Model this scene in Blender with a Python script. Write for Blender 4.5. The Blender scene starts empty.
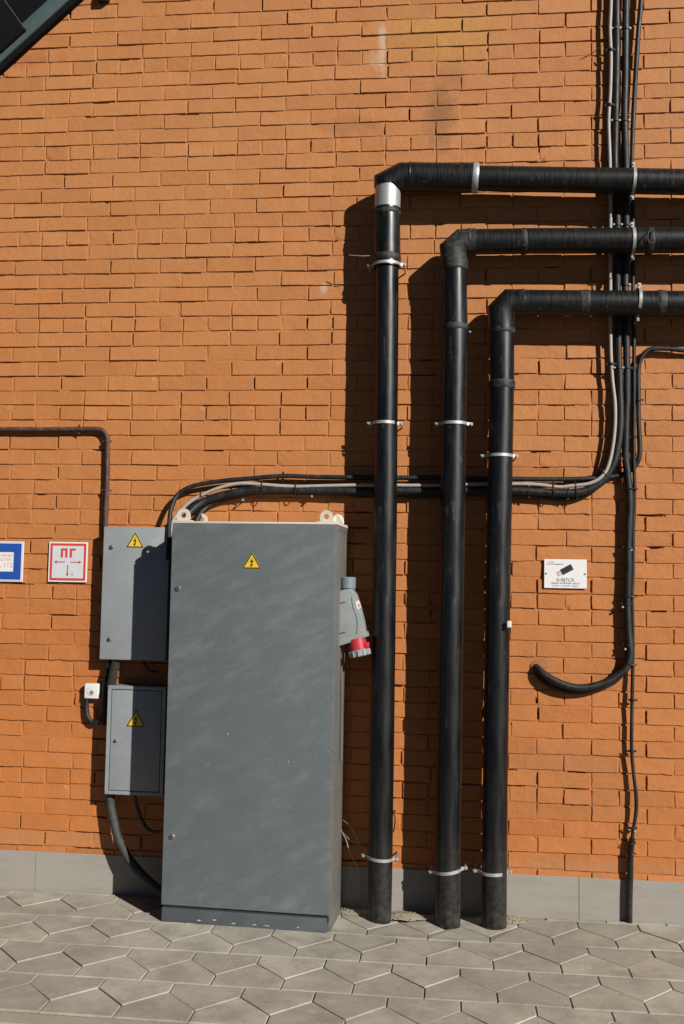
import bpy, bmesh, math, random
from mathutils import Vector, Matrix, noise
random.seed(7)
S = bpy.context.scene
C = S.collection
PI = math.pi
rad = math.radians

# ------------------------------------------------------------------ camera (metres; the wall face is the plane y=0)
CX, CY, CZ = 0.0, -4.944, 1.572
YAW, PIT, ROL, F = .10611, .07165, .01763, 1000.0
_r = Vector((math.cos(YAW), math.sin(YAW), 0))
FW = Vector((-math.sin(YAW)*math.cos(PIT), math.cos(YAW)*math.cos(PIT), math.sin(PIT)))
_u = _r.cross(FW)
RT = _r*math.cos(ROL) + _u*math.sin(ROL)
UP = -_r*math.sin(ROL) + _u*math.cos(ROL)
cam = bpy.data.objects.new('camera', bpy.data.cameras.new('camera'))
C.objects.link(cam)
cam.matrix_world = Matrix(((RT.x, UP.x, -FW.x, CX), (RT.y, UP.y, -FW.y, CY), (RT.z, UP.z, -FW.z, CZ), (0, 0, 0, 1)))
cam.data.sensor_fit = 'VERTICAL'; cam.data.sensor_height = 36; cam.data.lens = 36*F/1024
cam.data.clip_end = 500
S.camera = cam

def W(px, py, Y):
    """survey helper: the point at depth y=Y seen at a pixel of the reference"""
    v = FW + RT*((px-342)/F) - UP*((py-512)/F)
    return Vector((CX, CY, CZ)) + v*((Y-CY)/v.y)

# ------------------------------------------------------------------ materials
MATS = {}
def new_mat(name):
    m = bpy.data.materials.new(name); m.use_nodes = True
    nt = m.node_tree; nt.nodes.clear()
    out = nt.nodes.new('ShaderNodeOutputMaterial'); b = nt.nodes.new('ShaderNodeBsdfPrincipled')
    nt.links.new(b.outputs[0], out.inputs[0])
    MATS[name] = m
    return m, nt, b
def nd(nt, t, **k):
    n = nt.nodes.new(t)
    for a, v in k.items():
        if a in n.inputs: n.inputs[a].default_value = v
        else: setattr(n, a, v)
    return n
def coords(nt, scale=(1, 1, 1), loc=(0, 0, 0)):
    tc = nd(nt, 'ShaderNodeTexCoord'); mp = nd(nt, 'ShaderNodeMapping')
    mp.inputs['Scale'].default_value = scale; mp.inputs['Location'].default_value = loc
    nt.links.new(tc.outputs['Object'], mp.inputs[0])
    return mp.outputs[0]
def noise_n(nt, vec, scale, detail=4, rough=.55):
    n = nd(nt, 'ShaderNodeTexNoise'); n.inputs['Scale'].default_value = scale
    n.inputs['Detail'].default_value = detail; n.inputs['Roughness'].default_value = rough
    nt.links.new(vec, n.inputs['Vector']); return n.outputs['Fac']
def ramp(nt, fac, stops):
    r = nd(nt, 'ShaderNodeValToRGB'); cr = r.color_ramp
    while len(cr.elements) < len(stops): cr.elements.new(.5)
    for e, (p, c) in zip(cr.elements, stops):
        e.position = p; e.color = (c, c, c, 1) if isinstance(c, (int, float)) else (*c, 1)
    nt.links.new(fac, r.inputs[0]); return r.outputs[0]
def mix(nt, fac, a, b, blend='MIX'):
    m = nd(nt, 'ShaderNodeMix'); m.data_type = 'RGBA'; m.blend_type = blend
    for sock, v in ((m.inputs[0], fac), (m.inputs[6], a), (m.inputs[7], b)):
        if hasattr(v, 'links') or isinstance(v, bpy.types.NodeSocket): nt.links.new(v, sock)
        elif isinstance(v, (int, float)): sock.default_value = v
        else: sock.default_value = (*v, 1)
    return m.outputs[2]
def math_n(nt, op, a, b=None, clamp=False):
    m = nd(nt, 'ShaderNodeMath'); m.operation = op; m.use_clamp = clamp
    for sock, v in ((m.inputs[0], a), (m.inputs[1], b)):
        if v is None: continue
        if isinstance(v, bpy.types.NodeSocket): nt.links.new(v, sock)
        else: sock.default_value = v
    return m.outputs[0]
def bump(nt, b, h, strength, dist):
    n = nd(nt, 'ShaderNodeBump'); n.inputs['Strength'].default_value = strength; n.inputs['Distance'].default_value = dist
    nt.links.new(h, n.inputs['Height']); nt.links.new(n.outputs[0], b.inputs['Normal'])
ALB = .72      # one albedo trim for every surface; the exposure makes up for it
def setc(nt, b, col):
    k = ALB
    if isinstance(col, bpy.types.NodeSocket): nt.links.new(mix(nt, 1.0, col, (k, k, k), 'MULTIPLY'), b.inputs['Base Color'])
    else: b.inputs['Base Color'].default_value = (*[x*k for x in col], 1)
def setr(nt, b, v):
    if isinstance(v, bpy.types.NodeSocket): nt.links.new(v, b.inputs['Roughness'])
    else: b.inputs['Roughness'].default_value = v

def simple(name, col, rough=.6, metal=0, var=.12, scale=30, bmp=.15, bd=.002, spec=.5, dust=None, dustamt=.5, dscale=(9, 9, 9)):
    m, nt, b = new_mat(name)
    v = coords(nt)
    n = noise_n(nt, v, scale, 5)
    c = mix(nt, n, tuple(x*(1-var) for x in col), tuple(min(1, x*(1+var)) for x in col))
    if dust:
        d = noise_n(nt, coords(nt, dscale), 1, 6, .7)
        f = ramp(nt, d, [(.48, 0), (.75, dustamt)])
        c = mix(nt, f, c, dust)
    setc(nt, b, c); b.inputs['Metallic'].default_value = metal
    b.inputs['Specular IOR Level'].default_value = spec
    setr(nt, b, ramp(nt, n, [(.2, max(0, rough-.08)), (.8, min(1, rough+.08))]))
    if bmp: bump(nt, b, n, bmp, bd)
    return m

def brick_mat():
    m, nt, b = new_mat('brick_paint')
    v = coords(nt)
    at = nd(nt, 'ShaderNodeAttribute'); at.attribute_name = 'tint'
    t = at.outputs['Fac']
    c = mix(nt, t, (.482, .161, .038), (.527, .182, .045))
    # the wall colour gets paler and sandier higher up
    big = noise_n(nt, v, 1.1, 5, .6)
    sx = nd(nt, 'ShaderNodeSeparateXYZ'); nt.links.new(v, sx.inputs[0])
    hz = nd(nt, 'ShaderNodeMapRange'); nt.links.new(sx.outputs['Z'], hz.inputs[0])
    hz.inputs[1].default_value = .6; hz.inputs[2].default_value = 3.6
    f = math_n(nt, 'MULTIPLY', hz.outputs[0], ramp(nt, big, [(.25, .45), (.7, 1.0)]))
    c = mix(nt, f, c, mix(nt, t, (.460, .191, .063), (.505, .217, .075)))
    mid = noise_n(nt, v, 7, 6, .65)
    c = mix(nt, ramp(nt, mid, [(.35, 0), (.75, .30)]), c, (.36, .125, .035))
    # fine specks and pits
    fine = noise_n(nt, v, 160, 3, .6)
    c = mix(nt, ramp(nt, fine, [(.62, 0), (.72, .5)]), c, (.20, .065, .02))
    c = mix(nt, ramp(nt, fine, [(.26, .35), (.36, 0)]), c, (.62, .36, .18))
    # soot, ochre repairs, lime runs and darker, redder patches with a place of their own
    def blob(x, z, rx, rz, ns, seed):
        mp = coords(nt, (1/rx, 0, 1/rz), (-x/rx, 0, -z/rz))
        ln = nd(nt, 'ShaderNodeVectorMath'); ln.operation = 'LENGTH'; nt.links.new(mp, ln.inputs[0])
        nn = noise_n(nt, coords(nt, (1, 1, 1), (seed, 0, 0)), ns, 6, .8)
        s = math_n(nt, 'ADD', ln.outputs['Value'], math_n(nt, 'MULTIPLY', math_n(nt, 'SUBTRACT', nn, .5), 3.0))
        mr = nd(nt, 'ShaderNodeMapRange'); nt.links.new(s, mr.inputs[0])
        mr.inputs[1].default_value = .45; mr.inputs[2].default_value = 1.1; mr.inputs[3].default_value = 1; mr.inputs[4].default_value = 0
        return mr.outputs[0]
    for (px, py, rx, rz, ns, seed, col, amt) in (
            (445, 35, .34, .16, 6, 1, (.46, .23, .05), .6), (440, 118, .08, .20, 9, 2, (.16, .075, .03), .5),
            (382, 45, .022, .16, 14, 3, (.60, .48, .38), .5), (378, 60, .05, .06, 20, 4, (.58, .44, .32), .3),
            (452, 75, .10, .10, 9, 5, (.24, .11, .04), .35), (350, 125, .20, .06, 7, 6, (.24, .10, .035), .3),
            (324, 288, .02, .035, 18, 7, (.55, .42, .32), .6), (560, 760, .35, .10, 8, 8, (.30, .15, .08), .25),
            (60, 840, .8, .05, 9, 9, (.42, .21, .10), .4), (600, 868, .7, .035, 9, 10, (.42, .21, .10), .4),
            (538, 665, .045, .045, 14, 11, (.20, .10, .05), .55), (20, 60, .30, .05, 6, 12, (.40, .10, .03), .4),
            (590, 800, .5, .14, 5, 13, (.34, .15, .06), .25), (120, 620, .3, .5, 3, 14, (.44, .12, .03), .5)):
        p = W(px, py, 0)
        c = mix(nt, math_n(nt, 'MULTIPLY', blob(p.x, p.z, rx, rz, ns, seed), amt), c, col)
    setc(nt, b, c)
    setr(nt, b, .72); b.inputs['Specular IOR Level'].default_value = .35
    h = math_n(nt, 'ADD', math_n(nt, 'MULTIPLY', noise_n(nt, v, 55, 6, .65), 1.0), math_n(nt, 'MULTIPLY', noise_n(nt, v, 12, 3, .5), 1.5))
    bump(nt, b, h, .55, .004)
brick_mat()

def paver_mat():
    m, nt, b = new_mat('paver_concrete')
    v = coords(nt)
    at = nd(nt, 'ShaderNodeAttribute'); at.attribute_name = 'tint'
    c = mix(nt, at.outputs['Fac'], (.385, .350, .288), (.520, .478, .398))
    n = noise_n(nt, v, 5, 6, .65)
    c = mix(nt, ramp(nt, n, [(.40, 0), (.64, .75)]), c, (.285, .260, .218))
    n2 = noise_n(nt, coords(nt, (1, 1.6, 1), (4, 2, 0)), 9, 6, .7)
    c = mix(nt, ramp(nt, n2, [(.52, 0), (.72, .5)]), c, (.58, .54, .46))
    n3 = noise_n(nt, v, 240, 2, .5)
    c = mix(nt, ramp(nt, n3, [(.60, 0), (.70, .5)]), c, (.16, .14, .12))
    c = mix(nt, ramp(nt, n3, [(.28, .4), (.38, 0)]), c, (.56, .52, .45))
    n4 = noise_n(nt, coords(nt, (1, 1, 1), (9, 5, 0)), 26, 4, .6)
    c = mix(nt, ramp(nt, n4, [(.66, 0), (.72, .45)]), c, (.15, .13, .11))
    setc(nt, b, c); setr(nt, b, .85); b.inputs['Specular IOR Level'].default_value = .25
    bump(nt, b, math_n(nt, 'ADD', noise_n(nt, v, 120, 5, .7), noise_n(nt, v, 18, 3)), .5, .0025)
paver_mat()

def cabinet_mat(name, a, bcol, rough=.5, metal=0):
    m, nt, b = new_mat(name)
    v = coords(nt)
    # brushed, wiped-over smudges running up to the right
    rot = nd(nt, 'ShaderNodeMapping'); rot.inputs['Rotation'].default_value = (0, rad(28), 0); nt.links.new(v, rot.inputs[0])
    st = nd(nt, 'ShaderNodeMapping'); st.inputs['Scale'].default_value = (6.5, 1, 15); nt.links.new(rot.outputs[0], st.inputs[0])
    n = noise_n(nt, st.outputs[0], 1.0, 6, .6)
    nb = noise_n(nt, v, 1.7, 3, .5)
    c = mix(nt, math_n(nt, 'MULTIPLY', ramp(nt, n, [(.48, 0), (.72, .9)]), ramp(nt, nb, [(.35, .3), (.62, 1)])), a, bcol)
    n2 = noise_n(nt, v, 5.0, 5, .6)
    c = mix(nt, ramp(nt, n2, [(.35, .35), (.65, 0)]), c, tuple(x*.8 for x in a))
    f = noise_n(nt, v, 220, 2, .5)
    c = mix(nt, ramp(nt, f, [(.3, .22), (.7, 0)]), c, tuple(x*1.35 for x in bcol))
    sp = noise_n(nt, coords(nt, (1, 1, .8), (3, 0, 1)), 34, 2, .5)
    c = mix(nt, ramp(nt, sp, [(.765, 0), (.785, .75)]), c, (.5, .5, .48))
    setc(nt, b, c); b.inputs['Metallic'].default_value = metal
    setr(nt, b, ramp(nt, n, [(.3, rough-.07), (.7, rough+.1)]))
    bump(nt, b, math_n(nt, 'ADD', n2, math_n(nt, 'MULTIPLY', f, .12)), .25, .003)
    return m
cabinet_mat('cabinet_door_paint', (.104, .121, .126), (.165, .182, .186), .5)
cabinet_mat('kick_plate_paint', (.062, .072, .080), (.10, .108, .115), .6)
cabinet_mat('box_paint', (.26, .28, .285), (.335, .355, .355), .45)
simple('cabinet_side_paint', (.125, .125, .115), .6, var=.2, scale=8, dust=(.23, .19, .145), dustamt=.5, dscale=(6, 6, 2))
simple('cream_paint', (.62, .56, .47), .6, var=.12, scale=40)
simple('dark_gap', (.015, .015, .016), .8)
simple('galvanised_steel', (.46, .46, .45), .5, metal=.5, var=.2, scale=60, dust=(.30, .28, .25), dustamt=.5, dscale=(40, 40, 40))
simple('silver_foil', (.55, .55, .55), .45, metal=.6, var=.1, scale=90, bmp=.3)
simple('bolt_steel', (.35, .35, .34), .4, metal=.8, var=.3, scale=120)

def pipe_mat(name, base, dustc, sc, amt, rough, band=None):
    m, nt, b = new_mat(name)
    v = coords(nt)
    n = noise_n(nt, coords(nt, sc), 1, 6, .65)
    n2 = noise_n(nt, v, 4.5, 5, .6)
    fac = math_n(nt, 'MULTIPLY', ramp(nt, n, [(.42, 0), (.78, 1)]), ramp(nt, n2, [(.3, .25), (.7, amt)]))
    c = mix(nt, fac, base, dustc)
    n3 = noise_n(nt, v, 150, 3, .6)
    c = mix(nt, ramp(nt, n3, [(.66, 0), (.74, amt*.8)]), c, dustc)
    sx = nd(nt, 'ShaderNodeSeparateXYZ'); nt.links.new(v, sx.inputs[0])
    low = nd(nt, 'ShaderNodeMapRange'); nt.links.new(sx.outputs['Z'], low.inputs[0])
    low.inputs[1].default_value = 0; low.inputs[2].default_value = .45; low.inputs[3].default_value = .42; low.inputs[4].default_value = 0
    if 'pipe' in name:
        n5 = noise_n(nt, v, 30, 5, .7)
        c = mix(nt, math_n(nt, 'MULTIPLY', low.outputs[0], ramp(nt, n5, [(.35, 0), (.75, 1)])), c, (.15, .13, .11))
        n6 = noise_n(nt, coords(nt, (30, 30, 7), (2, 1, 5)), 1, 5, .7)
        c = mix(nt, ramp(nt, n6, [(.60, 0), (.70, .5)]), c, (.09, .085, .08))
    setc(nt, b, c)
    setr(nt, b, ramp(nt, n, [(.3, rough), (.75, rough+.25)]))
    b.inputs['Specular IOR Level'].default_value = .36
    bump(nt, b, math_n(nt, 'ADD', n, math_n(nt, 'MULTIPLY', n2, .6)), .3, .002)
pipe_mat('black_pipe', (.0030, .0032, .0038), (.045, .044, .042), (26, 26, 3.5), .20, .27)
pipe_mat('black_wrapped_pipe', (.0035, .0037, .0038), (.07, .068, .06), (150, 16, 9), .24, .30)
pipe_mat('dusty_tape', (.012, .012, .011), (.16, .145, .115), (60, 60, 60), .75, .5)
pipe_mat('black_cable', (.006, .006, .0065), (.10, .095, .085), (40, 40, 12), .32, .45)
pipe_mat('grey_conduit', (.035, .034, .032), (.14, .13, .12), (30, 30, 30), .6, .6)
simple('white_cable', (.38, .345, .31), .6, var=.2, scale=50, dust=(.30, .25, .21), dustamt=.6, dscale=(30, 30, 30))
simple('shade_brown_conduit', (.060, .024, .016), .7, var=.3, scale=60, dust=(.34, .17, .13), dustamt=.55, dscale=(45, 45, 45))  # dark brown stands in for the conduit's shade; the dust is orange overspray
simple('white_plastic', (.74, .73, .70), .45, var=.06, scale=30, dust=(.50, .46, .40), dustamt=.5, dscale=(30, 30, 30))
simple('grey_plastic', (.25, .275, .27), .5, var=.1, scale=30, dust=(.40, .38, .33), dustamt=.5, dscale=(20, 20, 20))
simple('blue_grey_plastic', (.17, .21, .235), .5, var=.1, scale=30)
simple('red_plastic', (.52, .028, .045), .4, var=.1, scale=60)
simple('old_cloth', (.020, .015, .010), .95, var=.5, scale=40, bmp=.8, bd=.006)
simple('sign_white', (.78, .76, .74), .5, var=.04, scale=20)
simple('sign_grey', (.60, .62, .64), .5, var=.06, scale=20)
simple('sign_red', (.62, .045, .035), .5, var=.08, scale=20)
simple('sign_faded_red', (.62, .30, .27), .5, var=.1, scale=20)
simple('sign_blue', (.018, .075, .36), .45, var=.15, scale=12)
simple('sign_pale_blue', (.35, .45, .68), .45, var=.1, scale=12)
simple('sign_black', (.012, .012, .013), .5, var=.1, scale=20)
simple('print_grey', (.22, .22, .24), .6, var=.1, scale=20)
simple('warning_yellow', (.78, .52, .025), .45, var=.06, scale=40)
simple('plinth_stone', (.315, .288, .248), .8, var=.15, scale=160, bmp=.3, bd=.001, dust=(.20, .175, .15), dustamt=.45, dscale=(3, 3, 16))
simple('sand', (.33, .28, .205), .95, var=.3, scale=90, bmp=.9, bd=.006)
simple('kerb_concrete', (.40, .35, .28), .9, var=.15, scale=60, bmp=.4, bd=.003, dust=(.28, .25, .21), dustamt=.6, dscale=(8, 8, 8))
simple('asphalt', (.075, .072, .068), .92, var=.4, scale=180, bmp=.7, bd=.004, dust=(.12, .11, .10), dustamt=.5, dscale=(2, 2, 2))
simple('wall_core', (.20, .08, .03), .9)
simple('canopy_green', (.060, .090, .092), .5, var=.15, scale=20)
simple('canopy_black', (.004, .004, .005), .9, var=.15, scale=20, spec=.1)
simple('canopy_soffit_shade', (.005, .005, .005), .85, var=.15, scale=20, spec=.1)  # near-black puts the shade under the beam into the colour

# ------------------------------------------------------------------ mesh helpers
def finish(name, bm, mats, parent=None, smooth=None):
    me = bpy.data.meshes.new(name)
    bm.normal_update(); bm.to_mesh(me); bm.free()
    for m in ([mats] if isinstance(mats, str) else mats): me.materials.append(MATS[m])
    if smooth is not None:
        for p in me.polygons: p.use_smooth = True
        me.set_sharp_from_angle(angle=rad(smooth))
    o = bpy.data.objects.new(name, me); C.objects.link(o)
    if parent: o.parent = parent; o.matrix_parent_inverse = Matrix.Translation(-parent_loc(parent))
    return o
def parent_loc(p):
    v = Vector(p.location)
    while p.parent: p = p.parent; v = v + Vector((0, 0, 0)); break
    return v if p.type == 'EMPTY' else WLOC.get(p.name, Vector((0, 0, 0)))
WLOC = {}
def thing(name, label, cat, loc, group=None):
    o = bpy.data.objects.new(name, None); C.objects.link(o); o.location = loc; o.empty_display_size = .1
    o['label'] = label; o['category'] = cat
    if group: o['group'] = group
    return o
def tag(o, label=None, cat=None, group=None, kind=None):
    if label: o['label'] = label
    if cat: o['category'] = cat
    if group: o['group'] = group
    if kind: o['kind'] = kind
    return o
def part(name, bm, mats, parent, smooth=None, label=None):
    """mesh vertices are in world space; the object hangs under parent"""
    me = bpy.data.meshes.new(name)
    bm.normal_update()
    root = parent
    while root.parent: root = root.parent
    bmesh.ops.translate(bm, vec=-Vector(root.location), verts=bm.verts)
    bm.to_mesh(me); bm.free()
    for m in ([mats] if isinstance(mats, str) else mats): me.materials.append(MATS[m])
    if smooth is not None:
        for p in me.polygons: p.use_smooth = True
        me.set_sharp_from_angle(angle=rad(smooth))
    o = bpy.data.objects.new(name, me); C.objects.link(o); o.parent = parent
    if label: o['label'] = label
    return o

def new(): return bmesh.new()
def box(bm, x0, x1, y0, y1, z0, z1, bev=0, mi=0, seg=2):
    t = bmesh.new()
    bmesh.ops.create_cube(t, size=1)
    for v in t.verts: v.co = Vector(((x0+x1)/2+v.co.x*(x1-x0), (y0+y1)/2+v.co.y*(y1-y0), (z0+z1)/2+v.co.z*(z1-z0)))
    if bev: bmesh.ops.bevel(t, geom=t.edges[:], offset=bev, segments=seg, affect='EDGES', profile=.6)
    merge(bm, t, mi)
def merge(bm, t, mi=0, M=None):
    mp = {}
    for v in t.verts: mp[v] = bm.verts.new(M @ v.co if M else v.co)
    for f in t.faces:
        try: nf = bm.faces.new([mp[v] for v in f.verts]); nf.material_index = mi
        except ValueError: pass
    t.free()
def poly(bm, pts, mi=0):
    f = bm.faces.new([bm.verts.new(p) for p in pts]); f.material_index = mi; return f
def prism(bm, pts, d, mi=0, bev=0):
    """solid from a planar polygon (3d points) pushed along vector d"""
    t = bmesh.new(); d = Vector(d)
    a = [t.verts.new(p) for p in pts]; b = [t.verts.new(Vector(p)+d) for p in pts]
    t.faces.new(a); t.faces.new(b[::-1])
    for i in range(len(a)): t.faces.new((a[i], b[i], b[(i+1) % len(a)], a[(i+1) % len(a)]))
    bmesh.ops.recalc_face_normals(t, faces=t.faces[:])
    if bev: bmesh.ops.bevel(t, geom=t.edges[:], offset=bev, segments=2, affect='EDGES', profile=.6)
    merge(bm, t, mi)
def catmull(pts, n=8):
    if len(pts) < 3: return pts
    P = [pts[0]*2-pts[1]] + list(pts) + [pts[-1]*2-pts[-2]]
    out = []
    for i in range(1, len(P)-2):
        a, b, c, d = P[i-1:i+3]
        for k in range(n):
            t = k/n
            out.append(.5*((2*b) + (c-a)*t + (2*a-5*b+4*c-d)*t*t + (3*b-a-3*c+d)*t**3))
    out.append(P[-2]); return out
def tube(bm, pts, r, seg=16, caps=True, mi=0, wob=0, wf=8, miter=False, ref=None):
    n = len(pts); R = r if isinstance(r, (list, tuple)) else [r]*n
    if len(R) != n: R = [R[0]+(R[-1]-R[0])*i/(n-1) for i in range(n)]
    T = []
    for i in range(n):
        a = (pts[i]-pts[i-1]).normalized() if i else None
        b = (pts[i+1]-pts[i]).normalized() if i < n-1 else None
        T.append(((a or b)+(b or a)).normalized())
    u = ref or (Vector((0, 1, 0)) if abs(T[0].y) < .9 else Vector((1, 0, 0)))
    rings = []
    for i in range(n):
        u = (u - T[i]*u.dot(T[i])).normalized(); w = T[i].cross(u)
        su = sw = 1
        ring = []
        sc = 1
        if miter and 0 < i < n-1:
            a = (pts[i]-pts[i-1]).normalized(); ang = a.angle(T[i]); k = 1/math.cos(ang)
            md = (a - T[i]*a.dot(T[i]))
            md = md.normalized() if md.length > 1e-5 else None
        else: md = None
        for j in range(seg):
            th = 2*PI*j/seg
            o = (u*math.cos(th) + w*math.sin(th))*R[i]
            if md: o = o + md*(o.dot(md)*(k-1))
            p = pts[i]+o
            if wob: p = pts[i] + o*(1+wob/R[i]*noise.noise(p*wf))
            ring.append(bm.verts.new(p))
        rings.append(ring)
    for a, b in zip(rings, rings[1:]):
        for j in range(seg):
            f = bm.faces.new((a[j], a[(j+1) % seg], b[(j+1) % seg], b[j])); f.material_index = mi
    if caps:
        f = bm.faces.new(rings[0][::-1]); f.material_index = mi
        f = bm.faces.new(rings[-1]); f.material_index = mi
def densify(pts, step):
    out = []
    for a, b in zip(pts, pts[1:]):
        k = max(1, int((b-a).length/step))
        out += [a.lerp(b, i/k) for i in range(k)]
    return out+[pts[-1]]
def cyl(bm, p0, p1, r, seg=20, mi=0, bev=0, r2=None):
    d = (p1-p0)
    if bev:
        k = bev/d.length
        pts = [p0, p0.lerp(p1, k), p0.lerp(p1, 1-k), p1]; R = [r-bev, r, (r2 or r), (r2 or r)-bev]
    else: pts = [p0, p1]; R = [r, r2 or r]
    tube(bm, pts, R, seg, mi=mi)
def bolt(bm, c, d, r=.008, h=.006, mi=0):
    d = Vector(d).normalized(); cyl(bm, c, c+d*h, r, 6 if r > .004 else 10, mi, bev=h*.25)
def sweep(bm, path, wdir, w, th, mi=0):
    """flat strap following path, width along wdir, thickness outwards"""
    wd = Vector(wdir).normalized(); n = len(path); rings = []
    for i in range(n):
        t = (path[min(i+1, n-1)]-path[max(i-1, 0)]).normalized()
        nn = t.cross(wd).normalized()
        rings.append([bm.verts.new(path[i]+wd*(a*w/2)+nn*(b*th)) for a, b in ((-1, 0), (1, 0), (1, 1), (-1, 1))])
    for a, b in zip(rings, rings[1:]):
        for j in range(4): bm.faces.new((a[j], a[(j+1) % 4], b[(j+1) % 4], b[j])).material_index = mi
    bm.faces.new(rings[0][::-1]).material_index = mi; bm.faces.new(rings[-1]).material_index = mi
def text_into(bm, s, size, M, mi):
    cu = bpy.data.curves.new('t', 'FONT'); cu.body = s; cu.size = size; cu.align_x = 'CENTER'; cu.align_y = 'CENTER'
    cu.extrude = 0
    o = bpy.data.objects.new('t', cu); C.objects.link(o)
    dg = bpy.context.evaluated_depsgraph_get(); dg.update()
    me = bpy.data.meshes.new_from_object(o.evaluated_get(dg))
    t = bmesh.new(); t.from_mesh(me)
    merge(bm, t, mi, M)
    bpy.data.objects.remove(o); bpy.data.curves.remove(cu); bpy.data.meshes.remove(me)

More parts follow.
